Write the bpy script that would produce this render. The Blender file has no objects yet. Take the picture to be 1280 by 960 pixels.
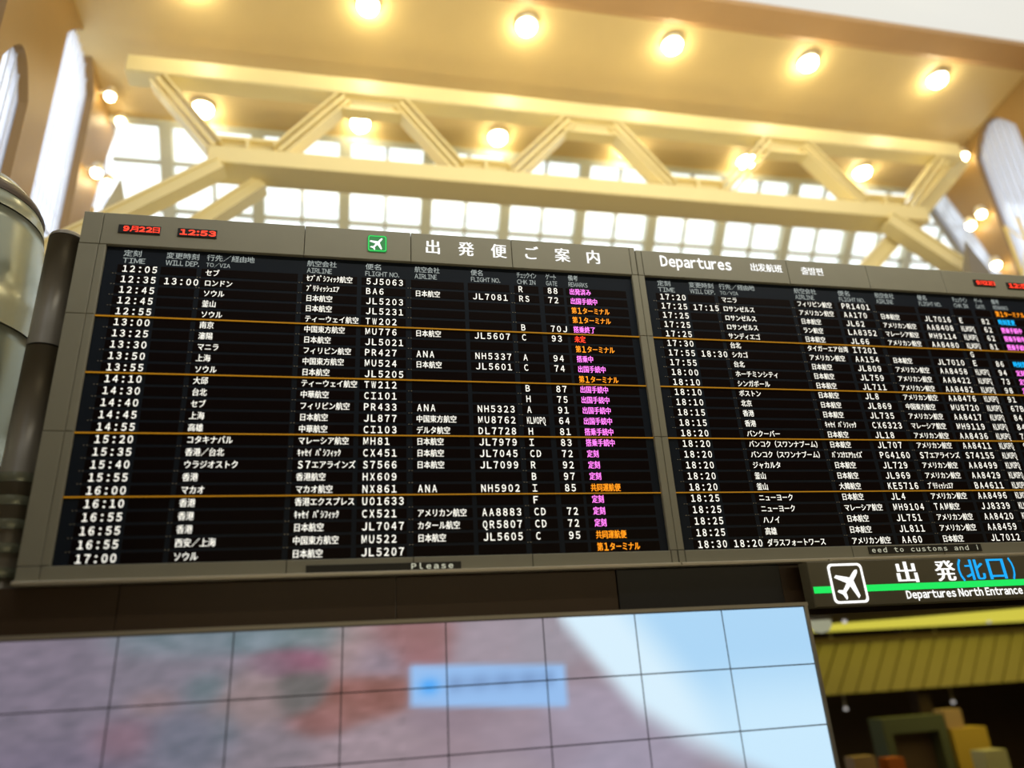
import bpy, math, random
from mathutils import Vector, Matrix
random.seed(7)
SC = bpy.context.scene
COL = SC.collection
R = math.radians

# ---------------------------------------------------------------- camera
# origin = the photographer's eye, on a gallery above the check-in hall; x runs along the board, y away, z up
PITCH, YAW, ROLL, FPX = R(22.23), R(13.134), R(-3.641), 922.4
cp, sp, cy, sy, cr, sr = math.cos(PITCH), math.sin(PITCH), math.cos(YAW), math.sin(YAW), math.cos(ROLL), math.sin(ROLL)
F = Vector((sy*cp, cy*cp, sp)); R0 = Vector((cy, -sy, 0)); U0 = R0.cross(F)
RR = R0*cr + U0*sr; UU = -R0*sr + U0*cr
cd = bpy.data.cameras.new('camera'); cam = bpy.data.objects.new('camera', cd); COL.objects.link(cam)
m = Matrix((RR, UU, -F)).transposed().to_4x4(); cam.matrix_world = m
cd.sensor_width = 36; cd.lens = 36*FPX/1280; cd.clip_end = 300
cd.dof.use_dof = True; cd.dof.focus_distance = 10.3; cd.dof.aperture_fstop = 0.165; cd.dof.aperture_blades = 0
SC.camera = cam

# ---------------------------------------------------------------- sky, lights, exposure
w = bpy.data.worlds.new('overcast_sky'); SC.world = w; w.use_nodes = True
w.node_tree.nodes['Background'].inputs[0].default_value = (0.93, 0.97, 1.0, 1)
w.node_tree.nodes['Background'].inputs[1].default_value = 2.0
SC.view_settings.view_transform = 'Standard'; SC.view_settings.look = 'None'
SC.view_settings.exposure = 0.0; SC.view_settings.gamma = 1.0; SC.view_settings.use_curve_mapping = False

def area(name, loc, target, sx, sy_, power, color):
    l = bpy.data.lights.new(name, 'AREA'); l.shape = 'RECTANGLE'; l.size = sx; l.size_y = sy_; l.energy = power; l.color = color
    o = bpy.data.objects.new(name, l); COL.objects.link(o); o.location = loc
    d = Vector(target) - Vector(loc); o.rotation_euler = d.to_track_quat('-Z', 'Y').to_euler()
    return o
area('added_fill_behind_board', (6, 11.0, 6.4), (6, 14.2, 14.8), 20, 0.5, 210, (1.0, 0.82, 0.45))  # added light without a fixture, grades ceiling and truss from below
area('added_ceiling_fill', (6, 4.0, 2.0), (6, 13.5, 15.0), 18, 0.6, 110, (1.0, 0.84, 0.5))  # unseen added light, lifts the gold ceiling from the viewer's side
area('added_truss_fill', (6, 4.5, 11.5), (6, 14.5, 11.9), 18, 0.6, 1000, (1.0, 0.94, 0.76))  # added to brighten the truss faces turned to the viewer; no fixture
area('added_lower_hall_fill', (20, 18.0, 0.6), (20, 18.5, -4), 14, 4, 110, (1.0, 0.75, 0.4))  # added fill with no fixture, brightens the dark lower hall

# ---------------------------------------------------------------- materials
def s2l(c):
    return tuple((v/255/12.92 if v/255 <= .04045 else ((v/255+.055)/1.055)**2.4) for v in c)
def mat(name, col, rough=.6, metal=0, noise=0, nscale=8, bump=0, spec=None):
    mt = bpy.data.materials.new(name); mt.use_nodes = True; nt = mt.node_tree; b = nt.nodes['Principled BSDF']
    b.inputs['Base Color'].default_value = (*col, 1); b.inputs['Roughness'].default_value = rough; b.inputs['Metallic'].default_value = metal
    if spec is not None: b.inputs['Specular IOR Level'].default_value = spec
    if noise or bump:
        tc = nt.nodes.new('ShaderNodeTexCoord'); n = nt.nodes.new('ShaderNodeTexNoise'); n.inputs['Scale'].default_value = nscale; n.inputs['Detail'].default_value = 4
        nt.links.new(tc.outputs['Object'], n.inputs['Vector'])
        if noise:
            mx = nt.nodes.new('ShaderNodeMix'); mx.data_type = 'RGBA'
            mx.inputs[6].default_value = (*[v*(1-noise) for v in col], 1); mx.inputs[7].default_value = (*[min(1, v*(1+noise)) for v in col], 1)
            nt.links.new(n.outputs['Fac'], mx.inputs[0]); nt.links.new(mx.outputs[2], b.inputs['Base Color'])
        if bump:
            bp = nt.nodes.new('ShaderNodeBump'); bp.inputs['Strength'].default_value = bump; bp.inputs['Distance'].default_value = .02
            nt.links.new(n.outputs['Fac'], bp.inputs['Height']); nt.links.new(bp.outputs['Normal'], b.inputs['Normal'])
    return mt
def emit(name, col, k=1.0):
    mt = bpy.data.materials.new(name); mt.use_nodes = True; nt = mt.node_tree; b = nt.nodes['Principled BSDF']
    b.inputs['Base Color'].default_value = (0.02, 0.02, 0.02, 1); b.inputs['Roughness'].default_value = .5
    b.inputs['Emission Color'].default_value = (*col, 1); b.inputs['Emission Strength'].default_value = k
    return mt
M = dict(
 housing=mat('painted_taupe_metal', (.33, .32, .255), .5, 0, .06, 3),
 housing_back=mat('dark_casing', (.03, .028, .025), .6),
 navy=mat('display_glass_navy', (.015, .021, .034), .4, spec=.12),
 cell=mat('display_cell_black', (.008, .004, .004), .4, spec=.08),
 slot=mat('black_plastic', (.008, .008, .009), .4),
 lip=mat('pale_metal_lip', (.55, .50, .40), .35, .3),
 fascia=mat('brown_fascia', (.065, .038, .02), .45, 0, .1, 2),
 fascia_black=mat('black_fascia', (.012, .012, .016), .4),
 gold=mat('gold_ceiling_panel', (.70, .53, .25), .45, 0, .05, 1.5),
 band=mat('brown_bulkhead', (.50, .30, .13), .55, 0, .05, 2),
 truss=mat('cream_painted_steel', (.84, .72, .38), .4, 0, .03, 2),
 mull=mat('grey_mullion_paint', (.50, .50, .40), .45),
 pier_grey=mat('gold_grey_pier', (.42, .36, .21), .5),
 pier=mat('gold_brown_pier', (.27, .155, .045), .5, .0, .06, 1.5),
 rib=mat('thin_blind_line', (.58, .61, .70), .5),
 lattice=mat('brass_lattice', (.80, .58, .18), .3, .6),
 tower=mat('polished_green_grey_metal', (.28, .30, .23), .25, .3, .05, 1.2),
 tower_dark=mat('taupe_metal_column', (.22, .195, .155), .35, .1, .08, 2),
 seam=mat('dark_seam', (.02, .02, .02), .6),
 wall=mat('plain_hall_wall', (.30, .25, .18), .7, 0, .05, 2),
 floor=mat('grey_terrazzo', (.22, .20, .17), .3, 0, .2, 30),
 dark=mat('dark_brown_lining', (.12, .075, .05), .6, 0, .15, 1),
 slat=mat('olive_yellow_slat', (.50, .43, .19), .5, 0, .05, 2),
 kiosk_green=mat('grey_green_cabinet', (.10, .12, .08), .5),
 kiosk_yellow=mat('yellow_cabinet', (.65, .45, .08), .5),
 box_white=mat('pale_box', (.55, .53, .38), .6),
 tan=mat('tan_panel', (.5, .34, .2), .6), orange=mat('orange_panel', (.55, .14, .03), .6),
 sign=mat('olive_sign_face', (.15, .135, .085), .4),
 bezel=mat('screen_bezel', (.16, .17, .19), .5),
 ring=mat('lamp_ring', (.8, .7, .5), .3, .4),
)
E_ = dict(
 white=emit('board_letters_white', (1, .97, .86), 1.25),
 header=emit('board_heading_grey', s2l((190, 200, 196)), .8),
 title=emit('title_letters', (1, 1, .98), 1.15),
 pink=emit('remark_pink', s2l((255, 125, 238)), 1.7),
 orange=emit('remark_orange', s2l((255, 150, 20)), 1.6),
 red=emit('led_red', (1, .04, .015), 2.2),
 cyan=emit('remark_cyan', s2l((0, 185, 255)), 1.5),
 yellow=emit('separator_amber', s2l((185, 125, 8)), .8),
 green=emit('sign_green', s2l((20, 235, 95)), 1.0),
 pgreen=emit('pictogram_green', s2l((28, 125, 62)), 1.0),
 blue=emit('sign_blue', s2l((10, 175, 255)), 1.0),
 lamp=emit('lamp_glow', (1, .88, .55), 60),
 spot=emit('spot_glow', (1, .84, .50), 26),
 soft=emit('luminous_ceiling', s2l((238, 237, 228)), .95),
 cove=emit('lit_cove_panel', s2l((215, 205, 75)), .9),
 tiny=emit('small_lamp', (.9, .85, .8), .6),
 globe=emit('globe_glow', s2l((190, 190, 160)), .6),
 msg=emit('message_letters', s2l((205, 205, 180)), .9),
)
glass = bpy.data.materials.new('clear_glass'); glass.use_nodes = True
nt = glass.node_tree; nt.nodes.clear()
o_ = nt.nodes.new('ShaderNodeOutputMaterial'); t_ = nt.nodes.new('ShaderNodeBsdfTransparent'); g_ = nt.nodes.new('ShaderNodeBsdfGlossy'); x_ = nt.nodes.new('ShaderNodeMixShader')
t_.inputs[0].default_value = (.96, .98, .97, 1); g_.inputs['Roughness'].default_value = .05; x_.inputs[0].default_value = .07
nt.links.new(t_.outputs[0], x_.inputs[1]); nt.links.new(g_.outputs[0], x_.inputs[2]); nt.links.new(x_.outputs[0], o_.inputs[0])
M['glass'] = glass
frost = bpy.data.materials.new('frosted_glass'); frost.use_nodes = True
nt = frost.node_tree; nt.nodes.clear()
o_ = nt.nodes.new('ShaderNodeOutputMaterial'); t_ = nt.nodes.new('ShaderNodeBsdfTransparent'); g_ = nt.nodes.new('ShaderNodeBsdfTranslucent'); x_ = nt.nodes.new('ShaderNodeMixShader')
t_.inputs[0].default_value = (.9, .92, .97, 1); g_.inputs[0].default_value = (.85, .88, .95, 1); x_.inputs[0].default_value = .5
nt.links.new(t_.outputs[0], x_.inputs[1]); nt.links.new(g_.outputs[0], x_.inputs[2]); nt.links.new(x_.outputs[0], o_.inputs[0])
M['frost'] = frost

# ---------------------------------------------------------------- helpers
class MB:
    def __init__(s): s.v = []; s.f = []; s.mi = []; s.mats = []
    def mid(s, m):
        if m not in s.mats: s.mats.append(m)
        return s.mats.index(m)
    def poly(s, pts, fs, m=None):
        b = len(s.v); s.v += [tuple(p) for p in pts]; s.f += [tuple(b+i for i in f) for f in fs]
        s.mi += [s.mid(m) if m else 0]*len(fs); return s
    def box(s, x0, x1, y0, y1, z0, z1, m=None):
        p = [(x0,y0,z0),(x1,y0,z0),(x1,y1,z0),(x0,y1,z0),(x0,y0,z1),(x1,y0,z1),(x1,y1,z1),(x0,y1,z1)]
        return s.poly(p, [(0,3,2,1),(4,5,6,7),(0,1,5,4),(1,2,6,5),(2,3,7,6),(3,0,4,7)], m)
    def panel(s, x0, x1, y0, y1, z0, z1, b=.006, m=None):      # box whose front (y0) edges are bevelled
        p = [(x0+b,y0,z0+b),(x1-b,y0,z0+b),(x1-b,y0,z1-b),(x0+b,y0,z1-b),(x0,y0+b,z0),(x1,y0+b,z0),(x1,y0+b,z1),(x0,y0+b,z1),(x0,y1,z0),(x1,y1,z0),(x1,y1,z1),(x0,y1,z1)]
        return s.poly(p, [(0,1,2,3),(4,5,1,0),(5,6,2,1),(6,7,3,2),(7,4,0,3),(8,9,5,4),(9,10,6,5),(10,11,7,6),(11,8,4,7),(11,10,9,8)], m)
    def beam(s, p, q, wd, ht, up=(0,1,0), m=None):             # rectangular bar from p to q
        p, q = Vector(p), Vector(q); d = (q-p).normalized(); u = Vector(up); a = d.cross(u).normalized(); b = a.cross(d).normalized()
        pts = []
        for c in (p, q):
            for i, j in ((-1,-1),(1,-1),(1,1),(-1,1)): pts.append(c + a*i*wd/2 + b*j*ht/2)
        return s.poly(pts, [(0,1,2,3),(7,6,5,4),(0,4,5,1),(1,5,6,2),(2,6,7,3),(3,7,4,0)], m)
    def prism(s, pts, y0, y1, m=None):                          # polygon in xz pushed from y0 to y1
        n = len(pts); v = [(x,y0,z) for x,z in pts] + [(x,y1,z) for x,z in pts]
        return s.poly(v, [tuple(range(n)), tuple(range(2*n-1, n-1, -1))] + [(i, n+i, n+(i+1)%n, (i+1)%n) for i in range(n)], m)
    def prismx(s, pts, x0, x1, m=None):                         # polygon in yz pushed from x0 to x1
        n = len(pts); v = [(x0,y,z) for y,z in pts] + [(x1,y,z) for y,z in pts]
        return s.poly(v, [tuple(range(n)), tuple(range(2*n-1, n-1, -1))] + [(i, n+i, n+(i+1)%n, (i+1)%n) for i in range(n)], m)
    def lathe(s, prof, c, n=24, m=None):
        b = []; 
        for r, z in prof:
            for k in range(n): a = 2*math.pi*k/n; b.append((c[0]+r*math.cos(a), c[1]+r*math.sin(a), z))
        fs = [(i*n+k, i*n+(k+1)%n, (i+1)*n+(k+1)%n, (i+1)*n+k) for i in range(len(prof)-1) for k in range(n)]
        fs += [tuple(range(n)), tuple(range((len(prof))*n-1, (len(prof)-1)*n-1, -1))]
        return s.poly(b, fs, m)
    def build(s, name, mt, parent=None, smooth=False):
        me = bpy.data.meshes.new(name); me.from_pydata(s.v, [], s.f)
        for q in (s.mats if s.mats else [mt]): me.materials.append(q)
        if s.mats: me.polygons.foreach_set('material_index', s.mi)
        if smooth: me.polygons.foreach_set('use_smooth', [True]*len(me.polygons))
        me.update(); o = bpy.data.objects.new(name, me); COL.objects.link(o)
        if parent: o.parent = parent; o.location = -world_loc(parent)
        return o
def world_loc(o):
    v = Vector(o.location)
    while o.parent: o = o.parent; v += Vector(o.location)
    return v
def thing(name, label, cat, loc=(0,0,0), group=None):
    o = bpy.data.objects.new(name, None); COL.objects.link(o); o.location = loc
    o['label'] = label; o['category'] = cat
    if group: o['group'] = group
    return o
def struct(name, mb, mt, parent=None):
    o = mb.build(name, mt, parent)
    if not parent: o['kind'] = 'structure'
    return o
def struct_empty(name, loc=(0,0,0)):
    o = bpy.data.objects.new(name, None); COL.objects.link(o); o.location = loc; o['kind'] = 'structure'; return o
def copy_tree(o, parent=None):
    c = o.copy(); COL.objects.link(c)
    if parent: c.parent = parent
    for ch in list(o.children): copy_tree(ch, c)
    return c

# lettering: outlines of the built-in font, laid down as thin mesh
_g = {}
def glyph(ch, off=.0):
    """outline of one character; Latin ones use the full-width forms, which share the sans-serif of the kanji"""
    o0 = ord(ch)
    if 0x21 <= o0 <= 0x7E: ch = chr(o0+0xFEE0)
    else: off = 0
    k = (ch, off)
    if k not in _g:
        c = bpy.data.curves.new('g', 'FONT'); c.body = ch; c.size = 1; c.resolution_u = 2; c.offset = off
        o = bpy.data.objects.new('g', c); COL.objects.link(o); me = bpy.data.meshes.new_from_object(o)
        v = [(a.co.x, a.co.y) for a in me.vertices]; f = [tuple(p.vertices) for p in me.polygons]
        bpy.data.objects.remove(o); bpy.data.curves.remove(c); bpy.data.meshes.remove(me)
        if o0 == ord('I') and off == .012:                                      # the board's I has serifs
            a = min(q[0] for q in v); b = max(q[0] for q in v); z0 = min(q[1] for q in v); z1 = max(q[1] for q in v); n = len(v)
            for za, zb in ((z0, z0+.08), (z1-.08, z1)):
                n = len(v); v += [(a-.12, za), (b+.12, za), (b+.12, zb), (a-.12, zb)]; f.append((n, n+1, n+2, n+3))
        _g[k] = (v, f)
    return _g[k]
def cells(mb, s, x, z, h, pitch, y, off=.012, bold=.012):
    """one character per cell, as the board does; z = middle of the row, h = height of a full character"""
    for ch in s:
        if ch in ' \u3000': x += pitch; continue
        v, f = glyph(ch, off)
        o = ord(ch); wide = o > 0x2E00 and not (0xFF61 <= o <= 0xFF9F); kana = 0xFF61 <= o <= 0xFF9F
        if wide: sx, x0, sz, zc = pitch/1.0, 0, h/.90, .36
        elif kana: sx, x0, sz, zc = pitch/.5, 0, h/.90, .36
        else:
            a = [q[0] for q in v]; wd = max(a)-min(a); sz = h*.96/.74; zc = .36
            tw = pitch*(.82 if pitch < .06 else .66)
            sx = min(tw/wd, sz*1.15) if ch in '1Iil:' else tw/wd
            x0 = min(a) - (pitch-wd*sx)/2/sx
        for q_, dx in enumerate((-bold, bold) if (wide or kana) and bold else (0,)):
            mb.poly([(x+(q[0]-x0+dx)*sx, y-.0006*q_, z+(q[1]-zc)*sz) for q in v], f)
        x += pitch
def line(mb, s, x0, x1, zc, h, y, off=.01, bold=.0):
    """proportional line of text set character by character and stretched to run from x0 to x1, height h"""
    V = []; Fs = []; cur = 0
    for ch in s:
        if ch == ' ': cur += .30; continue
        v, f = glyph(ch, off); a = min(q[0] for q in v); b = max(q[0] for q in v)
        for q_, dx in enumerate((-bold, bold) if bold else (0,)):
            n = len(V); V += [(q[0]-a+cur+dx, q[1], q_) for q in v]; Fs += [tuple(i+n for i in p) for p in f]
        cur += b-a+.07
    a, b = min(q[0] for q in V), max(q[0] for q in V); c, d = min(q[1] for q in V), max(q[1] for q in V)
    mb.poly([(x0+(q[0]-a)/(b-a)*(x1-x0), y-.0006*q[2], zc-h/2+(q[1]-c)/(d-c)*h) for q in V], Fs)

# airplane pictogram, nose towards +z, about 1 tall
half = [(0,.5),(.05,.44),(.065,.32),(.065,.14),(.45,-.10),(.45,-.20),(.065,-.07),(.05,-.32),(.17,-.42),(.17,-.49),(0,-.44)]
PLANE = half + [(-x, z) for x, z in reversed(half[1:-1])]
def plane_pts(cx, cz, size, ang):
    c, s = math.cos(ang), math.sin(ang)
    return [(cx+size*(x*c-z*s), cz+size*(x*s+z*c)) for x, z in PLANE]
def rrect(x0, x1, z0, z1, r, n=5):
    out = []
    for cx_, cz_, a0 in ((x1-r, z1-r, 0), (x0+r, z1-r, 90), (x0+r, z0+r, 180), (x1-r, z0+r, 270)):
        for k in range(n+1):
            a = R(a0+90*k/n); out.append((cx_+r*math.cos(a), cz_+r*math.sin(a)))
    return out
def frame_mesh(mb, outer, inner, y0, y1):
    n = len(outer); v = [(x,y0,z) for x,z in outer]+[(x,y0,z) for x,z in inner]+[(x,y1,z) for x,z in outer]+[(x,y1,z) for x,z in inner]
    fs = []
    for i in range(n):
        j = (i+1) % n
        fs += [(i,j,n+j,n+i), (i,2*n+i,2*n+j,j), (n+i,n+j,3*n+j,3*n+i)]
    mb.poly(v, fs)

# ================================================================= STRUCTURE
FLOOR, XL, XR = -4.2, -6.4, 18.46
fl = struct('floor', MB().box(-12, 36, -12, 36, FLOOR-.2, FLOOR), M['floor'])
# ceiling: gold deck falling gently towards the glazing, brown bulkhead edge, then the luminous field overhead
def zc(y): return 15.13 - .173*(y-13)
struct('ceiling', MB().prismx([(12.5, zc(12.5)), (17.0, zc(17.0)), (17.0, zc(17.0)+.4), (12.5, zc(12.5)+.6)], XL-.4, 22.9), M['gold'])
struct('trim_1', MB().prismx([(11.8, 15.34), (12.35, zc(12.5)-.02), (12.5, zc(12.5)), (12.5, 16.2), (11.8, 16.2)], XL-.4, XR+.4), M['band'])
struct('ceiling_luminous_field', MB().box(XL-.4, XR+.4, 2.0, 11.8, 15.5, 15.7), E_['soft'])
struct('ceiling_rear', MB().box(XL-.4, XR+.4, -12, 2.0, 15.5, 15.8), M['wall'])
struct('wall_front', MB().box(-12, 36, -12.3, -12, FLOOR, 16), M['wall'])
# back wall under the glazing and slab edges
struct('wall_back', MB().box(XL-.4, 22.9, 20.6, 20.9, 1.6, 9.9), M['wall'])
# side walls with slot windows
def arch(a, b, zt, rise, n=24):
    return [(a+(b-a)*k/n, zt-rise+rise*math.sin(math.pi*k/n)) for k in range(n+1)]
def side_wall(name, x0, x1, y_start, wins, near, zlow):
    """wins: (y0, y1, zbottom, ztop, arch rise); solid piers between, arched head above each;
    near = edge of the last pier (y at given z), beyond which a leaning slot and the glazing follow"""
    mb = MB(); y = y_start
    for (a, b, zb, zt, rise) in wins:
        mb.box(x0, x1, y, a, zlow, 16.4); mb.box(x0, x1, a, b, zlow, zb)
        pts = arch(a, b, zt, rise)
        for p, q in zip(pts[:-1], pts[1:]): mb.prismx([p, q, (q[0], 16.4), (p[0], 16.4)], x0, x1)
        y = b
    mb.prismx([(y, zlow)] + near + [(near[-1][0], 16.4), (y, 16.4)], x0, x1)
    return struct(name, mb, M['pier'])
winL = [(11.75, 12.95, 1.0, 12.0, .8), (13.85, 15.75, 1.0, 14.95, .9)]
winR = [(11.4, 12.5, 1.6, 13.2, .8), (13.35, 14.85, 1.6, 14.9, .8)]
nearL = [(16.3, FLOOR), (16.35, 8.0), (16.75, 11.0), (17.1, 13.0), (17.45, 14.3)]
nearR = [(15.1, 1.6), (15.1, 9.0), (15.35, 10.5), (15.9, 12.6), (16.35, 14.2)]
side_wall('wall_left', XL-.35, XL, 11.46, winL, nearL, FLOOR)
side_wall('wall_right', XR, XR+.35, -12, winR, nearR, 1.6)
struct('wall_left_front', MB().box(-8.6, -8.3, -12, 11.4, FLOOR, 16.4), M['wall'])
struct('wall_left_return', MB().box(-8.3, XL-.35, 11.46, 11.6, FLOOR, 16.4), M['wall'])
struct('wall_left_low', MB().box(XL-.35, XL, 16.35, 20.9, FLOOR, 9.7), M['wall'])
wi = 0
def slot_window(x, wn, side):
    global wi
    for (a, b, zb, zt, rise) in wn:
        wi += 1
        e = struct_empty('window_%d' % (wi+1), (x, (a+b)/2, zb))
        n = 3
        for k in range(n):
            z0, z1 = zb+(zt-zb)*k/n, zb+(zt-zb)*(k+1)/n
            MB().box(x-.02, x+.02, a, b, z0+.01, z1-.01).build('pane', M['frost'], e)
        nr = max(4, int((b-a)/.20))
        for k in range(1, nr):
            y = a+(b-a)*k/nr
            MB().box(x+side*.03, x+side*.05, y-.014, y+.014, zb, zt-(rise*(1-math.sin(math.pi*k/nr)))).build('fin', M['rib'], e)
        for zz in (zb+(zt-zb)*.30, zb+(zt-zb)*.62):
            MB().box(x+side*.03, x+side*.08, a, b, zz-.02, zz+.02).build('rail', M['rib'], e)
slot_window(XL-.2, winL, 1); slot_window(XR+.2, winR, -1)
def leaning_slot(x, near, far, side):
    """tall slot between the last pier and the sloping glazing; near and far edges as (y, z) lists of equal length"""
    global wi
    wi += 1; e = struct_empty('window_%d' % (wi+1), (x, near[0][0], near[0][1]))
    for (a, b), (c, d) in zip(zip(near[:-1], near[1:]), zip(far[:-1], far[1:])):
        MB().prismx([a, c, d, b], x-.02, x+.02).build('pane', M['frost'], e)
    n = 5
    for k in range(1, n):
        t = k/n
        for i in range(len(near)-1):
            p = Vector((x+side*.05, near[i][0]*(1-t)+far[i][0]*t, near[i][1]*(1-t)+far[i][1]*t)); q = Vector((x+side*.05, near[i+1][0]*(1-t)+far[i+1][0]*t, near[i+1][1]*(1-t)+far[i+1][1]*t))
            MB().beam(p, q, .025, .03).build('fin', M['rib'], e)
glz = lambda z: 17.0+.84*(zc(17.0)-z)
leaning_slot(XL-.2, [(16.4, 9.7)]+nearL[2:], [(glz(9.9)-.1, 9.7)]+[(glz(z)-.1, z) for y, z in nearL[2:]], 1)
leaning_slot(XR+.2, nearR[1:], [(y+.75, z) for y, z in nearR[1:]], -1)
mb = MB()
for (a, b) in zip(nearR[1:-1], nearR[2:]):
    mb.prismx([(a[0]+.75, a[1]), (a[0]+.86, a[1]), (b[0]+.86, b[1]), (b[0]+.75, b[1])], XR, XR+.35)
struct('trim_3', mb, M['tower_dark'])

# sloping glazed band behind the truss
SL = .84                                                        # run per unit of drop
def G(x, d, off=0):                                             # d = drop below the ceiling edge, off = towards the hall
    n = Vector((0, -1, -SL)).normalized()                       # inward normal
    return Vector((x, 17.0+SL*d, zc(17.0)-d)) + n*off
gz = struct_empty('window_1', (6, 18.5, 12.7))
X0G = -.37; MOD = 2.337
drops = [0, .78, 1.74, 2.75, 3.8, 4.7]
def gbox(mb, x0, x1, d0, d1, t0, t1):
    p = [G(x0,d0,t0),G(x1,d0,t0),G(x1,d1,t0),G(x0,d1,t0),G(x0,d0,t1),G(x1,d0,t1),G(x1,d1,t1),G(x0,d1,t1)]
    mb.poly(p, [(0,3,2,1),(4,5,6,7),(0,1,5,4),(1,2,6,5),(2,3,7,6),(3,0,4,7)])
xs_m = [X0G+MOD*k for k in range(-2, 9)]
XG = 22.6
xs_m += [xs_m[-1]+MOD]
edges = [XL] + [x for x in xs_m if XL < x < XG-.3] + [XG]
for a, b in zip(edges[:-1], edges[1:]):
    halves = [(a, (a+b)/2), ((a+b)/2, b)] if b-a > 1.5 else [(a, b)]
    for (p, q) in halves:
        for d0, d1 in zip(drops[:-1], drops[1:]):
            mb = MB(); gbox(mb, p+.02, q-.02, d0+.02, d1-.02, -.02, .02); mb.build('pane', M['glass'], gz)
    if len(halves) == 2:
        mb = MB(); gbox(mb, (a+b)/2-.042, (a+b)/2+.042, 0, 4.7, -.04, .10); mb.build('glazing_bar', M['mull'], gz)
for x in edges[1:-1]:
    mb = MB(); gbox(mb, x-.16, x+.16, 0, 4.7, -.05, .22); mb.build('mullion', M['mull'], gz)
for d in drops[1:]:
    mb = MB(); gbox(mb, XL, XG, d-.048, d+.048, -.04, .14); mb.build('transom', M['mull'], gz)
mb = MB(); gbox(mb, XL, XG, -.06, .08, -.06, .2); mb.build('head_rail', M['mull'], gz)

# lower hall seen under the board at the right
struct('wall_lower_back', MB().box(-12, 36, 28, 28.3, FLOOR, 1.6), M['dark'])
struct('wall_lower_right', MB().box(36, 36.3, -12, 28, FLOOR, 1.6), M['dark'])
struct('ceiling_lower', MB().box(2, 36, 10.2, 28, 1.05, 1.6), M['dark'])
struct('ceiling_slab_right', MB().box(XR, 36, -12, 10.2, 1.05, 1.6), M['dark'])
bk = struct_empty('trim_2', (24, 22, -.8))
MB().box(10, 36, 22.1, 22.4, -.82, .68).build('backing', M['slat'], bk)
k = 0
for i in range(44):
    x = 10 + i*.6
    MB().prism([(x, -.82), (x+.52, -.82), (x+1.45, .66), (x+.93, .66)], 21.98, 22.1).build('slat', M['slat'], bk)
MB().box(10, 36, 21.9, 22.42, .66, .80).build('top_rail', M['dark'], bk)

# ================================================================= TRUSS
tr = thing('roof_truss', 'long cream painted steel truss with zigzag webs crossing before the glazed band', 'truss', (6, 14.5, 11.2))
YT = 14.5
MB().panel(-5.3, 17.35, YT-.22, YT+.28, 13.56, 14.06, .03).build('top_chord', M['truss'], tr)
MB().panel(-3.30, 15.45, YT-.25, YT+.55, 11.18, 11.62, .02).build('bottom_chord', M['truss'], tr)
tops = [(-4.9, -4.6), (-.38, .97), (5.32, 6.54), (11.1, 12.15), (16.7, 17.1)]
bots = [(-3.2, -1.8), (2.35, 3.75), (7.9, 9.45), (13.55, 15.0)]
webs = []
for i, b in enumerate(bots):
    webs.append(((tops[i][1], 13.5), (b[0], 11.7))); webs.append(((tops[i+1][0], 13.5), (b[1], 11.7)))
for (x0, z0), (x1, z1) in webs:
    mb = MB()
    mb.beam((x0, YT+.02, z0), (x1, YT+.02, z1), .08, .40)                     # plate of the I section
    d = (Vector((x1,0,z1))-Vector((x0,0,z0))).normalized(); nrm = Vector((-d.z, 0, d.x))
    for s in (-1, 1):
        mb.beam(Vector((x0,YT+.02,z0))+nrm*.17*s, Vector((x1,YT+.02,z1))+nrm*.17*s, .05, .44)
    mb.build('web_member', M['truss'], tr)
for a, b in tops[1:-1]:
    MB().prism([(a-.35, 13.56), (b+.35, 13.56), (b+.1, 13.22), (a-.1, 13.22)], YT-.04, YT+.06).build('gusset_plate', M['truss'], tr)
    MB().box(a-.1, b+.1, YT-.15, YT+.2, 13.14, 13.22).build('node_flange', M['truss'], tr)
for a, b in bots:
    MB().prism([(a-.2, 11.62), (b+.2, 11.62), (b, 11.92), (a, 11.92)], YT-.02, YT+.08).build('gusset_plate', M['truss'], tr)
    MB().box(a, b, YT-.15, YT+.2, 11.92, 12.0).build('node_flange', M['truss'], tr)
    MB().box((a+b)/2-.04, (a+b)/2+.04, YT-.15, YT+.2, 11.62, 11.92).build('stiffener', M['truss'], tr)
def strut(x0, y0, z0, x1, y1, z1, wd):
    d = (Vector((x1,y1,z1))-Vector((x0,y0,z0))).normalized(); a = d.cross(Vector((0,1,0))).normalized()
    t = MB().beam((x0,y0,z0), (x1,y1,z1), wd*.55, .34).build('raking_strut', M['truss'], tr)
    for s in (-1, 1):
        MB().beam(Vector((x0,y0,z0))+a*wd*.36*s, Vector((x1,y1,z1))+a*wd*.36*s, .07, .42).build('flange', M['truss'], t)
strut(-3.0, 14.35, 11.12, -6.2, 14.35, 8.6, .38)
strut(-2.2, 14.95, 11.15, -5.5, 14.95, 7.9, .38)
strut(14.1, 14.35, 11.1, 17.6, 14.35, 8.5, .55)
strut(15.1, 14.9, 11.2, 18.1, 14.9, 8.7, .42)
strut(14.9, 14.85, 11.15, 11.9, 14.85, 8.4, .5)
strut(15.2, 14.9, 11.3, 17.9, 14.9, 13.9, .42)

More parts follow.
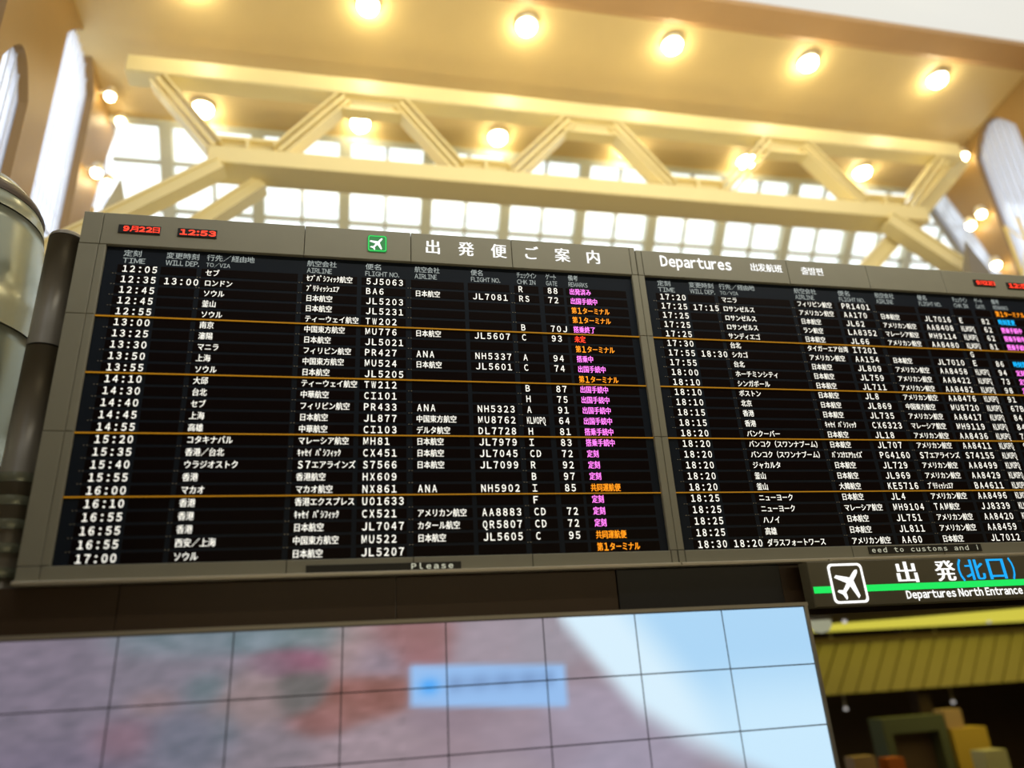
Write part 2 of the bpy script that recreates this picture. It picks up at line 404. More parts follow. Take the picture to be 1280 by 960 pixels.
# pointed piers at the foot of the glazing
def pier(x, y, zt, zb, wd, label, mt):
    t = thing('tapered_pier', label, 'pier', (x, y, zb))
    v = [(x-wd,y-wd*.48,zb),(x+wd,y-wd*.48,zb),(x+wd,y+wd*.48,zb),(x-wd,y+wd*.48,zb),(x,y,zt)]
    MB().poly(v, [(0,3,2,1),(0,1,4),(1,2,4),(2,3,4),(3,0,4)]).build('shaft', M[mt], t)
    MB().box(x-wd*1.05, x+wd*1.05, y-wd*.5, y+wd*.5, 1.63, zb).build('base_block', M[mt], t)
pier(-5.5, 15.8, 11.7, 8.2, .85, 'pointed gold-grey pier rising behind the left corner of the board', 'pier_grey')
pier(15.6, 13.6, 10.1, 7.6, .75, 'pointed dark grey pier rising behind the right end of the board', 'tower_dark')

# ================================================================= LAMPS
def lamp(x, y, z, r, label, tilt=0):
    t = thing('ceiling_downlight', label, 'lamp', (x, y, z), 'round downlights in the gold ceiling')
    MB().lathe([(r*1.25, z+.02), (r*1.25, z-.05), (r*1.08, z-.07), (r*1.0, z-.03)], (x, y), 24).build('trim_ring', M['ring'], t, True)
    MB().lathe([(r, z-.03), (r, z-.12), (r*.85, z-.20), (r*.5, z-.25), (.02, z-.27)], (x, y), 24).build('diffuser', E_['lamp'], t, True)
rows = [(13.0, [-3.8, .13, 3.98, 7.85, 11.78, 15.85], 'front row of ceiling downlights'), (16.35, [-4.02, .02, 3.86, 7.75, 11.63, 15.7], 'back row of ceiling downlights')]
order = ['first from the left', 'second from the left', 'third from the left', 'fourth from the left', 'fifth from the left', 'sixth from the left']
for y, xs, nm in rows:
    for i, x in enumerate(xs):
        lamp(x, y, zc(y), .23, 'glowing round downlight, %s in the %s' % (order[i], nm))
def wall_lamp(x, y, z, side, label):
    t = thing('wall_spotlight', label, 'lamp', (x, y, z), 'small spotlights on the side piers')
    MB().box(min(x, x+side*.16), max(x, x+side*.16), y-.04, y+.04, z-.03, z+.03).build('bracket', M['ring'], t)
    MB().lathe([(.10, z+.12), (.14, z+.04), (.14, z-.06), (.12, z-.08)], (x+side*.28, y), 16).build('hood', M['ring'], t, True)
    MB().lathe([(.12, z-.07), (.12, z-.16), (.08, z-.22), (.02, z-.24)], (x+side*.28, y), 16).build('bulb', E_['spot'], t, True)
WL = [(15.95, 14.35, 'topmost spotlight on the left gold pier, beside the tall arched window'), (16.9, 14.4, 'high spotlight on the left wall near the corner of the glazed band'),
      (16.0, 12.05, 'spotlight halfway down the left gold pier, the upper of a close pair'), (16.75, 12.3, 'spotlight halfway down the left gold pier, the lower of a close pair'),
      (16.0, 9.9, 'lowest spotlight on the left gold pier, just above the dark column')]
for y, z, l in WL: wall_lamp(XL, y, z, 1, l)
WR = [(14.95, 14.35, 'topmost spotlight on the right gold pier'), (15.05, 12.3, 'spotlight halfway down the right gold pier, beside the wide window'),
      (15.5, 12.2, 'spotlight halfway down the right gold pier, beside the narrow window'), (15.15, 10.6, 'lowest spotlight on the right gold pier, just above the board')]
for y, z, l in WR: wall_lamp(XR, y, z, -1, l)

def ladder(x, y, z0, z1, side, label):
    t = thing('lattice_mast', label, 'mast', (x, y, z0))
    for dy in (-.22, .22):
        MB().box(x-.03, x+.03, y+dy-.03, y+dy+.03, z0, z1).build('rail', M['lattice'], t)
    n = int((z1-z0)/.8)
    for k in range(n):
        a, b = z0+(z1-z0)*k/n, z0+(z1-z0)*(k+1)/n
        s = 1 if k % 2 else -1
        MB().beam((x, y-.22*s, a), (x, y+.22*s, b), .03, .03, (1,0,0)).build('lacing_bar', M['lattice'], t)
ladder(XL+.2, 16.62, FLOOR, 11.2, 1, 'slim gold lattice mast beside the left gold pier')
ladder(XR-.25, 14.3, 1.6, 11.4, -1, 'slim gold lattice mast beside the right gold pier')

# ================================================================= LEFT COLUMNS
tw = thing('domed_tower', 'polished green-grey domed tower at the left edge with thin dark seams', 'tower', (-5.42, 10.0, FLOOR))
tc_ = (-5.42, 10.0)
prof = [(1.36, FLOOR), (1.36, 1.0), (1.34, 2.0), (1.30, 3.2), (1.25, 4.4), (1.15, 5.4), (1.05, 6.1), (.98, 6.5), (.86, 6.80), (.66, 7.02), (.40, 7.15), (.05, 7.2)]
prof = [(a*1.005, b*1.005 if b > 0 else b) for a, b in prof]
def rad(z):
    for (r0, z0), (r1, z1) in zip(prof[:-1], prof[1:]):
        if z0 <= z <= z1: return r0+(r1-r0)*(z-z0)/(z1-z0)
seams = [FLOOR, -1.0, .9, 2.8, 4.6, 6.35]
for a, b in zip(seams, seams[1:]+[prof[-1][1]]):
    pp = [(rad(a)+.0, a+.012)] + [q for q in prof if a+.02 < q[1] < b-.02] + [(rad(b-.012), b-.012)]
    MB().lathe(pp, tc_, 48).build('cladding_ring', M['tower'], tw, True)
MB().lathe([(rad(z)-.04, z) for z in (FLOOR, 1, 3.2, 5.4, 6.5, 6.9)], tc_, 32).build('core', M['seam'], tw, True)
MB().lathe([(rad(6.62)+.01, 6.62), (rad(6.62)+.035, 6.64), (rad(6.8)+.035, 6.78), (rad(6.8)+.01, 6.81)], tc_, 48).build('rim_band', M['fascia'], tw, True)
dc = thing('round_column', 'dark taupe metal column standing between the tower and the board', 'column', (-3.79, 9.4, FLOOR))
for a, b in zip([FLOOR, -1.0, .9, 2.6, 4.25], [-1.0, .9, 2.6, 4.25, 5.86]):
    MB().lathe([(.215, a+.012), (.215, b-.012)], (-3.79, 9.4), 32).build('cladding_ring', M['tower_dark'], dc, True)
MB().lathe([(.20, FLOOR), (.20, 5.8)], (-3.79, 9.4), 24).build('core', M['seam'], dc, True)
MB().lathe([(.215, 5.86), (.21, 5.9), (.17, 5.94), (.02, 5.96)], (-3.79, 9.4), 32).build('cap', M['tower_dark'], dc, True)
for k in range(6):  # rings of another tone stand in for banded reflections on the column
    z = 1.15 + k*.27
    MB().lathe([(.24, z), (.245, z+.01), (.245, z+.10), (.24, z+.11)], (-3.79, 9.4), 32).build('reflection_ring', M['tower'], dc, True)

# ================================================================= DEPARTURE BOARDS
YB = 9.0
Y_T = YB-.004
def build_board(name, label, ox, xl, xr, hx0, hx1, top_seams, zt, side_left):
    t = thing(name, label, 'departure board', ((hx0+hx1)/2, YB+.25, 1.3), 'flight display boards')
    Bx = lambda: MB()
    ZT, ZB = 5.574, 1.495
    Bx().box(hx0+.03, hx1-.03, YB+.06, YB+.6, 1.30, zt-.03).build('casing', M['housing_back'], t)
    # top panels
    xs = [hx0]+top_seams+[hx1]
    for a, b in zip(xs[:-1], xs[1:]):
        MB().panel(a+.004, b-.004, YB-.05, YB+.1, ZT+.004, zt).build('panel', M['housing'], t)
    xb = [hx0]+top_seams+[hx1]
    for a, b in zip(xb[:-1], xb[1:]):
        MB().panel(a+.004, b-.004, YB-.05, YB+.1, 1.335, ZB-.004).build('panel', M['housing'], t)
    zz = [ZB, 3.03, 4.562, ZT]
    for a, b in zip(zz[:-1], zz[1:]):
        if side_left:
            MB().panel(hx0, hx0+.23, YB-.05, YB+.1, a+.003, b-.003).build('panel', M['housing'], t)
            MB().panel(hx0+.236, xl-.002, YB-.05, YB+.1, a+.003, b-.003).build('panel', M['housing'], t)
        else:
            MB().panel(hx0, xl-.002, YB-.05, YB+.1, a+.003, b-.003).build('panel', M['housing'], t)
        MB().panel(xr+.002, hx1, YB-.05, YB+.1, a+.003, b-.003).build('panel', M['housing'], t)
    MB().panel(hx0, hx1, YB-.12, YB+.1, 1.285, 1.33, .01).build('bottom_lip', M['lip'], t)
    MB().box(xl, xr, YB, YB+.05, ZB, ZT).build('display_face', M['navy'], t)
    for k, z in enumerate((4.562, 3.794, 3.026, 2.259)):
        MB().box(xl, xr, YB-.02, YB, z-.005, z+.005).build('separator_line', E_['yellow'], t)
    return t
CX = dict(time=-2.945, will=-2.43, via=-1.933, a1=-.65, f1=.128, a2=.804, f2=1.60, chk=2.27, gate=2.70, rem=3.04)
HEAD = [('time','定刻','TIME',.21,.27),('will','変更時刻','WILL DEP.',.40,.41),('via','行先／経由地','TO/VIA',.60,.30),('a1','航空会社','AIRLINE',.39,.33),
        ('f1','便名','FLIGHT NO.',.21,.46),('a2','航空会社','AIRLINE',.35,.31),('f2','便名','FLIGHT NO.',.17,.42),('chk','チェックイン','CHK IN',.29,.27),('gate','ゲート','GATE',.16,.17),('rem','備考','REMARKS',.15,.29)]
CELLW = dict(time=.46, will=.44, via=1.22, a1=.72, f1=.60, a2=.74, f2=.60, chk=.36, gate=.30, rem=.93)
NAMES = dict(time='departure_time', will='changed_time', via='destination', a1='airline_name', f1='flight_number', a2='partner_airline_name', f2='partner_flight_number', chk='check_in_counter', gate='gate_number', rem='remark')
def fill_rows(t, ox, data, remark_colours):
    for key, ja, en, wj, we in HEAD:
        x = ox+CX[key]; mb = MB(); line(mb, ja, x, x+wj, 5.485, .095, Y_T, .0); line(mb, en, x, x+we, 5.375, .075, Y_T, .0)
        mb.build('column_heading', E_['header'], t)
    proto = None
    for r, row in enumerate(data):
        z = 4.562+.0768+(4-r)*.1536
        # the row of recessed display cells
        if proto is None:
            mb = MB()
            for k in CX: mb.panel(ox+CX[k]-.05, ox+CX[k]-.05+CELLW[k], YB-.003, YB+.01, z-.060, z+.060, .002)
            fr = mb.build('flight_row', M['cell'], t); proto = (fr, z)
        else:
            fr = proto[0].copy(); COL.objects.link(fr); fr.parent = t; fr.location = proto[0].location + Vector((0, 0, z-proto[1]))
        tk = MB()
        for k in ('time', 'via', 'a1', 'a2', 'chk'):
            for q in range(2): tk.box(ox+CX[k]-.10+q*.035, ox+CX[k]-.085+q*.035, YB-.006, YB, z-.078, z-.072)
        tk.build('tick_mark', M['lip'], fr)
        vals = dict(zip(('time','will','via','a1','f1','a2','f2','chk','gate','rem'), row))
        for k, s in vals.items():
            if not s: continue
            x = ox+CX[k]; p = .088; em = E_['white']
            half_w = any(0xFF61 <= ord(c) <= 0xFF9F for c in s) or s == 'KLMOPQ'
            mb = MB()
            if k == 'rem':
                p = .083; em = E_[remark_colours[r]]
                x += .004*r*.3
                cells(mb, s, x, z, .100, p, Y_T, .012, .016)
            elif half_w:
                xx = x
                for c in s:
                    pw = .088 if (ord(c) > 0x2E00 and not 0xFF61 <= ord(c) <= 0xFF9F) else .0435
                    cells(mb, c, xx, z, .098, pw, Y_T); xx += pw
            else:
                cells(mb, s, x, z, .096, p, Y_T)
            o = mb.build(NAMES[k], em, fr)
P_, O_, R_, C_ = 'pink', 'orange', 'red', 'cyan'
N = ''
JAL, AAL, CHE = '日本航空', 'アメリカン航空', '中国東方航空'
CAT, CEB, BRI = 'ｷｬｾｲ ﾊﾟｼﾌｨｯｸ', 'ｾﾌﾞﾊﾟｼﾌｨｯｸ航空', 'ﾌﾞﾘﾃｨｯｼｭｴｱ'
T1, DEP, BRD = '第1ターミナル', '出国手続中', '搭乗手続中'
A = [
('12:05',N,'セブ',CEB,'5J5063',N,N,'R','88','出発済み'), ('12:35','13:00','ロンドン',BRI,'BA6',JAL,'JL7081','RS','72',DEP),
('12:45',N,'ソウル',JAL,'JL5203',N,N,N,N,T1), ('12:45',N,'釜山',JAL,'JL5231',N,N,N,N,T1), ('12:55',N,'ソウル','ティーウェイ航空','TW202',N,N,'B','70J','搭乗終了'),
('13:00',N,'南京',CHE,'MU776',JAL,'JL5607','C','93','未定'), ('13:25',N,'瀋陽',JAL,'JL5021',N,N,N,N,T1), ('13:30',N,'マニラ','フィリピン航空','PR427','ANA','NH5337','A','94','搭乗中'),
('13:50',N,'上海',CHE,'MU524',JAL,'JL5601','C','74',DEP), ('13:55',N,'ソウル',JAL,'JL5205',N,N,N,N,T1),
('14:10',N,'大邱','ティーウェイ航空','TW212',N,N,'B','87',DEP), ('14:30',N,'台北','中華航空','CI101',N,N,'H','75',DEP), ('14:40',N,'セブ','フィリピン航空','PR433','ANA','NH5323','A','91',DEP),
('14:45',N,'上海',JAL,'JL877',CHE,'MU8762','KLMOPQ','64',DEP), ('14:55',N,'高雄','中華航空','CI103','デルタ航空','DL7728','H','81',BRD),
('15:20',N,'コタキナバル','マレーシア航空','MH81',JAL,'JL7979','I','83',BRD), ('15:35',N,'香港／台北',CAT,'CX451',JAL,'JL7045','CD','72','定刻'), ('15:40',N,'ウラジオストク','S7エアラインズ','S7566',JAL,'JL7099','R','92','定刻'),
('15:55',N,'香港','香港航空','HX609',N,N,'B','97','定刻'), ('16:00',N,'マカオ','マカオ航空','NX861','ANA','NH5902','I','85','共同運航便'),
('16:10',N,'香港','香港エクスプレス','UO1633',N,N,'F',N,'定刻'), ('16:55',N,'香港',CAT,'CX521',AAL,'AA8883','CD','72','定刻'), ('16:55',N,'香港',JAL,'JL7047','カタール航空','QR5807','CD','72','定刻'),
('16:55',N,'西安／上海',CHE,'MU522',JAL,'JL5605','C','95','共同運航便'), ('17:00',N,'ソウル',JAL,'JL5207',N,N,N,N,T1)]
AC = [P_,P_,O_,O_,P_,R_,O_,P_,P_,O_,P_,P_,P_,P_,P_,P_,P_,P_,P_,O_,P_,P_,P_,O_,O_]
KL = 'KLMOPQ'
B = [
('17:20',N,'マニラ','フィリピン航空','PR1401',N,N,N,N,T1), ('17:25','17:15','ロサンゼルス',AAL,'AA170',JAL,'JL7016','E','82','時刻変更'), ('17:25',N,'ロサンゼルス',JAL,'JL62',AAL,'AA8408',KL,'62',BRD),
('17:25',N,'ロサンゼルス','ラン航空','LA8352','マレーシア航空','MH9114',KL,'62',BRD), ('17:25',N,'サンディエゴ',JAL,'JL66',AAL,'AA8480',KL,'81',BRD),
('17:30',N,'台北','タイガーエア台湾','IT201',N,N,'G',N,N), ('17:55','18:30','シカゴ',AAL,'AA154',JAL,'JL7010','E','86','時刻変更'), ('17:55',N,'台北',JAL,'JL809',AAL,'AA8458',KL,'94','定刻'),
('18:00',N,'ホーチミンシティ',JAL,'JL759',AAL,'AA8422',KL,'73','定刻'), ('18:10',N,'シンガポール',JAL,'JL711',AAL,'AA8482',KL,'98','定刻'),
('18:10',N,'ボストン',JAL,'JL8',AAL,'AA8476',KL,'91','定刻'), ('18:10',N,'北京',JAL,'JL869',CHE,'MU8720',KL,'67B','定刻'), ('18:15',N,'香港',JAL,'JL735',AAL,'AA8417',KL,'84','定刻'),
('18:15',N,'香港',CAT,'CX6323','マレーシア航空','MH9119',KL,'84','定刻'), ('18:20',N,'バンクーバー',JAL,'JL18',AAL,'AA8436',KL,'75','定刻'),
('18:20',N,'バンコク（スワンナプーム）',JAL,'JL707',AAL,'AA8411',KL,'93','定刻'), ('18:20',N,'バンコク（スワンナプーム）','ﾊﾞﾝｺｸｴｱｳｪｲｽﾞ','PG4160','S7エアラインズ','S74155',KL,'93','定刻'),
('18:20',N,'ジャカルタ',JAL,'JL729',AAL,'AA8499',KL,'61','定刻'), ('18:20',N,'釜山',JAL,'JL969',AAL,'AA8429',KL,'71','定刻'), ('18:20',N,'釜山','大韓航空','KE5716',BRI,'BA4611',KL,'71','定刻'),
('18:25',N,'ニューヨーク',JAL,'JL4',AAL,'AA8496',KL,'63','定刻'), ('18:25',N,'ニューヨーク','マレーシア航空','MH9104','TAM航空','JJ8339',KL,'63','定刻'), ('18:25',N,'ハノイ',JAL,'JL751',AAL,'AA8420',KL,'65','定刻'),
('18:25',N,'高雄',JAL,'JL811',AAL,'AA8459',KL,'66','定刻'), ('18:30','18:20','ダラスフォートワース',AAL,'AA60',JAL,'JL7012','E','85','定刻')]
BC = [O_,C_,P_,P_,P_,P_,C_]+[P_]*18
OX2 = 7.385
b1 = build_board('departure_board', 'left flight board, listing 12:05 to 17:00 under a green airplane sign', 0, -3.154, 4.03, -3.48, 4.13, [-3.24, -.70, .75, 2.21, 4.04], 6.055, True)
fill_rows(b1, 0, A, AC)
b2 = build_board('departure_board', 'right flight board, listing 17:20 to 18:30 under the heading Departures', OX2, 4.231, 11.42, 4.136, 11.80, [4.23, 6.676, 8.12, 9.56], 6.015, False)
fill_rows(b2, OX2, B, BC)

def clock(parent, name, x0, x1, z0, z1, s, margin):
    d = MB().panel(x0, x1, YB-.065, YB-.048, z0, z1, .004).build(name, M['slot'], parent)
    mb = MB(); line(mb, s, x0+margin, x1-.01, (z0+z1)/2, (z1-z0)*.68, YB-.068, .03)
    mb.build('red_digits', E_['red'], d)
clock(b1, 'date_display', -3.04, -2.53, 5.755, 5.88, '9月22日', .06)
clock(b1, 'time_display', -2.32, -1.83, 5.755, 5.88, '12:53', .03)
clock(b2, 'date_display', 10.14, 10.56, 5.745, 5.865, '9月22日', .05)
clock(b2, 'time_display', 10.80, 11.28, 5.725, 5.845, '12:53', .03)
# green airplane emblem
em = MB().prism(rrect(.15, .415, 5.70, 5.965, .03), YB-.062, YB-.048).build('airplane_emblem', E_['pgreen'], b1)
fr_ = MB(); frame_mesh(fr_, rrect(.158, .407, 5.708, 5.957, .03), rrect(.170, .395, 5.720, 5.945, .022), YB-.065, YB-.062); fr_.build('white_outline', E_['green'], em)
MB().prism(plane_pts(.283, 5.832, .225, R(-38)), YB-.067, YB-.062).build('white_airplane', E_['title'], em)
# title
xs_t = [1.06+.478*k for k in range(6)]
for ch, x in zip('出発便ご案内', xs_t):
    mb = MB(); cells(mb, ch, x-.118, 5.835, .225, .236, YB-.054, 0, .024); mb.build('title_character', E_['title'], b1)
mb = MB(); line(mb, 'Departures', 4.52, 5.70, 5.82, .25, YB-.054, .03); mb.build('title_word', E_['title'], b2)
mb = MB(); line(mb, '出发航班', 6.03, 6.58, 5.84, .145, YB-.054, .0, .025); mb.build('title_word', E_['title'], b2)
mb = MB(); line(mb, '출발편', 6.91, 7.30, 5.83, .135, YB-.054, .0, .025); mb.build('title_word', E_['title'], b2)
# scrolling message slots
d = MB().panel(-.48, 1.32, YB-.062, YB-.048, 1.335, 1.425, .004).build('message_display', M['slot'], b1)
mb = MB(); cells(mb, 'Please', .71, 1.38, .066, .088, YB-.064, .02); mb.build('message_text', E_['msg'], d)
d = MB().panel(6.92, 8.74, YB-.062, YB-.048, 1.375, 1.475, .004).build('message_display', M['slot'], b2)
mb = MB(); cells(mb, 'eed to customs and i', 6.95, 1.425, .066, .088, YB-.064, .01); mb.build('message_text', E_['msg'], d)

# ================================================================= FASCIA below the boards
fa = thing('fascia_band', 'dark brown band running between the flight boards and the video wall', 'fascia', (4, YB+.2, .75))
for a, b in ((-4.2, -2.45), (-2.45, .55), (.55, 3.29)):
    MB().panel(a+.003, b-.003, YB+.03, YB+.12, .45, 1.285).build('brown_panel', M['fascia'], fa)
MB().panel(3.292, 5.56, YB+.01, YB+.3, .45, 1.285).build('black_panel', M['fascia_black'], fa)
for a, b in ((5.565, 8.6), (8.6, 12.0)):
    MB().panel(a, b, YB+.03, YB+.12, .63, 1.285).build('brown_panel', M['fascia'], fa)

# ================================================================= HANGING SIGN
YS = 8.7
sg = thing('hanging_sign', 'olive sign with airplane pictogram and green stripe under the right board', 'sign', (8, YS+.1, .69))
MB().panel(5.78, 10.6, YS, YS+.2, .69, 1.262, .01).build('sign_box', M['sign'], sg)
MB().box(5.80, 10.6, YS-.004, YS, .862, .945).build('green_stripe', E_['green'], sg)
mb = MB(); frame_mesh(mb, rrect(6.055, 6.56, .725, 1.225, .06), rrect(6.085, 6.53, .755, 1.195, .045), YS-.012, YS-.004)
pg = MB().prism(rrect(6.065, 6.55, .735, 1.215, .055), YS-.006, YS-.003).build('pictogram', M['sign'], sg)
mb.build('white_outline', E_['title'], pg)
MB().prism(plane_pts(6.33, .98, .44, R(-42)), YS-.012, YS-.006).build('white_airplane', E_['title'], pg)
for ch, x0, x1, e in (('出', 7.06, 7.38, 'title'), ('発', 7.66, 7.98, 'title'), ('（', 7.95, 8.14, 'blue'), ('北', 8.13, 8.44, 'blue'), ('口', 8.50, 8.78, 'blue'), ('）', 8.79, 8.97, 'blue')):
    if ch in '（）':
        mb = MB(); line(mb, '(' if ch == '（' else ')', x0+.07, x1-.04, 1.09, .30, YS-.006, .03)
    else:
        mb = MB(); line(mb, ch, x0, x1, 1.09, .27, YS-.006, .0, .03)
    mb.build('sign_character', E_[e], sg)
mb = MB(); line(mb, 'Departures North Entrance', 7.13, 8.95, .79, .14, YS-.006, .03); mb.build('sign_text', E_['title'], sg)
for x in (6.2, 10.0):
    MB().box(x-.02, x+.02, YS+.08, YS+.12, 1.262, 1.30).build('hanger', M['lip'], sg)

# ================================================================= VIDEO WALL
blobs = [(-2.83,.11,.87,.63,(112,106,124),1),(-2.74,-.46,.85,.34,(100,95,118),1),(-1.84,.27,.85,.37,(118,116,130),1),(-1.4,-.31,.61,.29,(92,104,122),1),(-1.65,.64,.47,.14,(100,130,140),1),(-.86,.61,.57,.11,(105,140,150),1),(-.37,.58,.33,.11,(100,130,130),1),(-.48,.39,.23,.11,(140,70,95),1.2),(-.68,.36,.2,.09,(120,95,110),1),(-.47,.1,.18,.17,(85,88,80),1.3),(-.97,-.01,.28,.22,(150,128,124),1),(-1.41,.17,.17,.12,(80,115,120),1),(-1.89,.08,.19,.1,(150,120,118),.8),(-2.14,-.26,.22,.14,(125,90,105),.8),(-.25,-.24,.24,.1,(140,80,70),1.2),(.23,-.02,.28,.15,(140,78,62),1.5),(-.01,-.15,.21,.11,(150,92,78),1),(.06,.48,.25,.18,(175,145,140),1),(.65,.54,.35,.13,(150,95,90),1.2),(.74,.41,.22,.13,(160,100,100),.8),(.31,.39,.26,.16,(150,135,150),1),(.32,-.51,.49,.22,(165,145,152),1),(-.71,-.43,.39,.18,(130,122,130),1),(-1.18,-.25,.12,.15,(90,110,122),.8),(1.07,-.6,.51,.22,(162,140,150),1),(1.64,.49,.55,.21,(172,160,172),1),(1.76,-.49,.53,.23,(166,148,162),1),(1.07,-.29,.34,.12,(150,130,142),1),(2.29,-.61,.54,.23,(160,148,168),1),(1.4,-.77,.69,.15,(172,158,170),1),(2.67,-.4,.37,.2,(176,166,188),1),(3.09,-.82,.47,.23,(172,166,190),1),(2.19,.46,.28,.17,(165,160,172),1)]
from mathutils import noise as mn
bound = [(2.35,.75),(2.4,.62),(2.81,.10),(3.21,-.37),(3.72,-.71),(4.3,-1.0),(5.6,-1.6)]
def edge_z(x):
    if x < bound[0][0]: return 9
    for (a, za), (b, zb) in zip(bound[:-1], bound[1:]):
        if a <= x <= b: return za+(zb-za)*(x-a)/(b-a)
    return -9
def sstep(a, b, v): t = max(0, min(1, (v-a)/(b-a))); return t*t*(3-2*t)
def screen(x, z):
    W = .02; c = [150*W, 135*W, 145*W]
    for bx, bz, rx, rz, col, k in blobs:
        q = math.exp(-(((x-bx)/rx)**2+((z-bz)/rz)**2)*1.2)*k
        q = q*q if rx > .5 else q*1.6
        W += q
        for i in range(3): c[i] += (col[i]*.62+(138, 126, 136)[i]*.38)*q
    c = [v/W for v in c]
    n = mn.noise(Vector((x*4, z*11, 0)))*16*(1 if x < .6 else .35)+mn.noise(Vector((x*9+4, z*18, 3)))*9*(1 if x < .6 else .3)
    c = [c[0]+n, c[1]+n*.8, c[2]+n*.9]
    # pale swoosh and blue field at the right
    t = sstep(-.16, .26, z-edge_z(x)+0.0)
    d = (x-2.89)*.78+(z-.74)*.62                                  # distance across the diagonal
    blue = (172, 214, 246); white = (216, 240, 254)
    u = sstep(.0, .55, d)
    far = [white[i]*(1-u)+blue[i]*u for i in range(3)]
    lo = sstep(.3, -.6, z)*sstep(3.6, 4.6, x)
    far = [far[i]*(1-lo)+(202, 234, 254)[i]*lo for i in range(3)]
    c = [c[i]*(1-t)+far[i]*t for i in range(3)]
    # caption box
    zt_, zb_ = .29-(x-.65)*.05, -.15-(x-.65)*.06
    q = sstep(.62, .72, x)*sstep(2.46, 2.36, x)*sstep(zb_-.03, zb_+.05, z)*sstep(zt_+.03, zt_-.05, z)
    c = [c[i]*(1-q)+(150, 190, 238)[i]*q for i in range(3)]
    q = math.exp(-(((x-.88)/.12)**2+((z-.05)/.09)**2)*1.3)*.9; c = [c[i]*(1-q)+(70, 165, 250)[i]*q for i in range(3)]
    q = sstep(1.0, 1.15, x)*sstep(2.35, 2.2, x)*math.exp(-((z-.06)/.09)**2)*.45*(.8+.2*math.sin(x*23)); c = [c[i]*(1-q)+(95, 120, 165)[i]*q for i in range(3)]
    return (*s2l([max(0, min(255, v)) for v in c]), 1)
scr = bpy.data.materials.new('screen_picture'); scr.use_nodes = True; nt = scr.node_tree; b = nt.nodes['Principled BSDF']
a_ = nt.nodes.new('ShaderNodeAttribute'); a_.attribute_name = 'picture'
b.inputs['Base Color'].default_value = (.02,.02,.02,1); b.inputs['Roughness'].default_value = .35
nt.links.new(a_.outputs['Color'], b.inputs['Emission Color']); b.inputs['Emission Strength'].default_value = 1.0
YV = 8.6
vw = thing('video_wall', 'large wall of tiled screens showing a soft pinkish picture with pale blue right end', 'video wall', (1.5, YV+.15, -1.98))
xt = [5.545-1.118*k for k in range(10)][::-1]; zt_ = [.705-.668*k for k in range(5)]
for i in range(9):
    for j in range(4):
        x0, x1, z1, z0 = xt[i]+.007, xt[i+1]-.007, zt_[j]-.007, zt_[j+1]+.007
        fr = MB(); fr.box(xt[i]+.001, xt[i+1]-.001, YV+.006, YV+.12, zt_[j+1]+.001, zt_[j]-.001); f_o = fr.build('screen_tile', M['bezel'], vw)
        nx, nz = 26, 16; v = []; f = []
        for p in range(nz+1):
            for q in range(nx+1): v.append((x0+(x1-x0)*q/nx, YV, z0+(z1-z0)*p/nz))
        for p in range(nz):
            for q in range(nx): k = p*(nx+1)+q; f.append((k, k+1, k+nx+2, k+nx+1))
        s = MB().poly(v, f); so = s.build('lit_picture', scr, f_o)
        at = so.data.color_attributes.new('picture', 'FLOAT_COLOR', 'POINT')
        buf = []
        for p in v: buf += screen(p[0], p[2])
        at.data.foreach_set('color', buf)
MB().box(xt[0]-.06, xt[-1]+.06, YV-.01, YV+.3, .712, .755).build('top_frame', M['lip'], vw)
MB().box(xt[-1]+.005, xt[-1]+.05, YV-.01, YV+.3, zt_[-1], .712).build('side_frame', M['lip'], vw)
MB().box(xt[0]-.05, xt[0]-.005, YV-.01, YV+.3, zt_[-1], .712).build('side_frame', M['lip'], vw)
MB().box(xt[0]-.06, xt[-1]+.06, YV-.01, YV+.3, zt_[-1]-.05, zt_[-1]).build('bottom_frame', M['lip'], vw)
MB().box(xt[0], xt[-1], YV+.125, YV+.3, zt_[-1], .71).build('back_casing', M['housing_back'], vw)
MB().box(xt[0], xt[-1], YV+.05, YV+.3, FLOOR, zt_[-1]-.05).build('plinth', M['fascia'], vw)

# ================================================================= LOWER HALL CONTENTS
def bx(name, label, cat, parts, loc):
    t = thing(name, label, cat, loc)
    for nm, args, mt in parts: MB().box(*args).build(nm, mt, t)
    return t
cv = thing('lit_ceiling_cove', 'bright yellow lit ceiling panels above the slatted bulkhead', 'ceiling light', (20, 18, 1.0))
seg = [((11.2, 21.88), (13.9, 21.88), (14.2, 17.9), (12.9, 18.6)), ((13.98, 21.88), (17.1, 21.88), (17.0, 15.7), (14.28, 17.85)), ((17.18, 21.88), (21.5, 21.88), (19.7, 15.0), (17.08, 15.65)), ((21.58, 21.88), (28, 21.88), (26, 14.6), (19.78, 14.95))]
for q in seg:
    MB().poly([(x, y, 1.0) for x, y in q]+[(x, y, 1.05) for x, y in q], [(0,1,2,3),(7,6,5,4),(0,4,5,1),(1,5,6,2),(2,6,7,3),(3,7,4,0)]).build('lit_panel', E_['cove'], cv)
t = thing('globe_lamp', 'small pale globe lamp under the ceiling beside the video wall', 'lamp', (10.8, 16.3, .9))
MB().lathe([(.02, .72), (.16, .76), (.24, .86), (.26, .96), (.22, 1.02), (.1, 1.05)], (10.85, 16.3), 20).build('globe', E_['globe'], t, True)
MB().lathe([(.28, 1.0), (.28, 1.05)], (10.85, 16.3), 20).build('ceiling_plate', M['ring'], t)
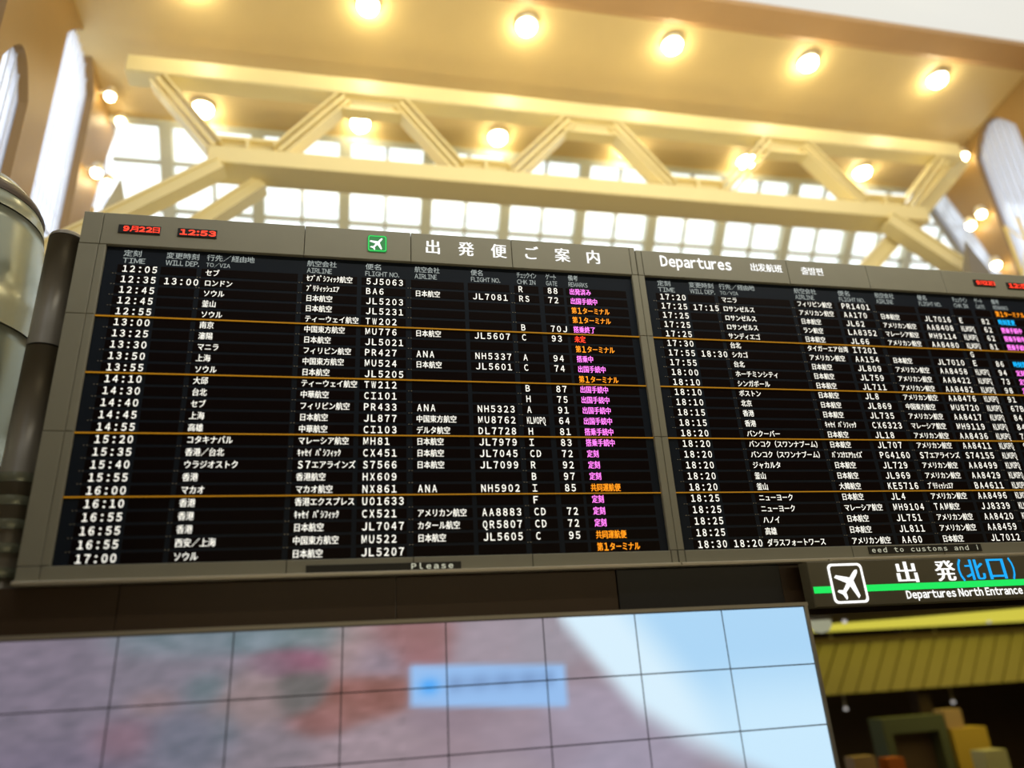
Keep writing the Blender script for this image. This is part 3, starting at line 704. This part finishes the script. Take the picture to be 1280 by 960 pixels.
for x, y, z, l in ((12.0, 17, .98, 'tiny white ceiling lamp left of the yellow cove'), (19.5, 20.5, .98, 'tiny white ceiling lamp right of the middle of the yellow cove'), (19.6, 23.0, -1.35, 'tiny lamp glinting in the dark under the bulkhead at the right'), (15.6, 23.0, -1.3, 'tiny lamp glinting in the dark under the bulkhead at the left')):
    t = thing('small_lamp', l, 'lamp', (x, y, z), 'tiny lamps in the lower hall')
    MB().lathe([(.05, z+.05), (.06, z), (.045, z-.03), (.01, z-.04)], (x, y), 12).build('bulb', E_['tiny'], t, True)
    MB().box(x-.02, x+.02, y-.02, y+.02, z+.05, 1.05).build('stem', M['ring'], t)
for x, l in ((18.3, 'slim brown pillar under the bulkhead between the cabinets'), (25.0, 'slim brown pillar under the bulkhead beyond the right edge')):
    t = thing('square_pillar', l, 'pillar', (x, 22.9, FLOOR))
    MB().box(x-.22, x+.22, 22.7, 23.1, FLOOR+.15, 1.05).build('shaft', M['fascia'], t)
    MB().box(x-.3, x+.3, 22.6, 23.2, FLOOR, FLOOR+.15).build('base', M['dark'], t)
bx('display_cabinet', 'grey-green cabinet with a dark opening, left of the yellow cabinet', 'cabinet', [
    ('side_panel', (14.6, 14.85, 20, 20.6, FLOOR, -1.45), M['kiosk_green']), ('side_panel', (16.35, 16.6, 20, 20.6, FLOOR, -1.45), M['kiosk_green']),
    ('top_panel', (14.85, 16.35, 20, 20.6, -1.85, -1.45), M['kiosk_green']), ('back_panel', (14.85, 16.35, 20.4, 20.6, FLOOR, -1.85), M['dark'])], (15.6, 20.3, FLOOR))
bx('yellow_cabinet', 'tall yellow cabinet in the lower hall with a rounded pale top', 'cabinet', [
    ('body', (16.75, 17.9, 20, 20.6, FLOOR, -1.85), M['kiosk_yellow']), ('plinth', (16.8, 17.85, 20.02, 20.6, FLOOR-.0, FLOOR+.12), M['dark']),
    ('top_board', (16.72, 17.3, 20.1, 20.5, -1.85, -1.35), M['tan'])], (17.3, 20.3, FLOOR))
bx('pale_cabinet', 'pale white-grey cabinet just right of the yellow cabinet', 'cabinet', [
    ('body', (16.75, 17.45, 19.0, 19.5, FLOOR, -2.35), M['box_white']), ('plinth', (16.8, 17.4, 18.98, 19.0, FLOOR, FLOOR+.12), M['dark'])], (17.1, 19.25, FLOOR))
bx('orange_stand', 'small orange display stand low beside the video wall', 'display stand', [
    ('body', (14.0, 14.5, 19.3, 19.7, FLOOR, -2.35), M['orange']), ('base', (13.9, 14.6, 19.25, 19.75, FLOOR, FLOOR+.08), M['dark'])], (14.25, 19.5, FLOOR))
bx('tan_stand', 'small yellowish tan stand next to the right edge of the video wall', 'display stand', [
    ('body', (13.0, 13.65, 19.3, 19.7, FLOOR, -2.25), M['tan']), ('base', (12.95, 13.7, 19.25, 19.75, FLOOR, FLOOR+.08), M['dark'])], (13.3, 19.5, FLOOR))
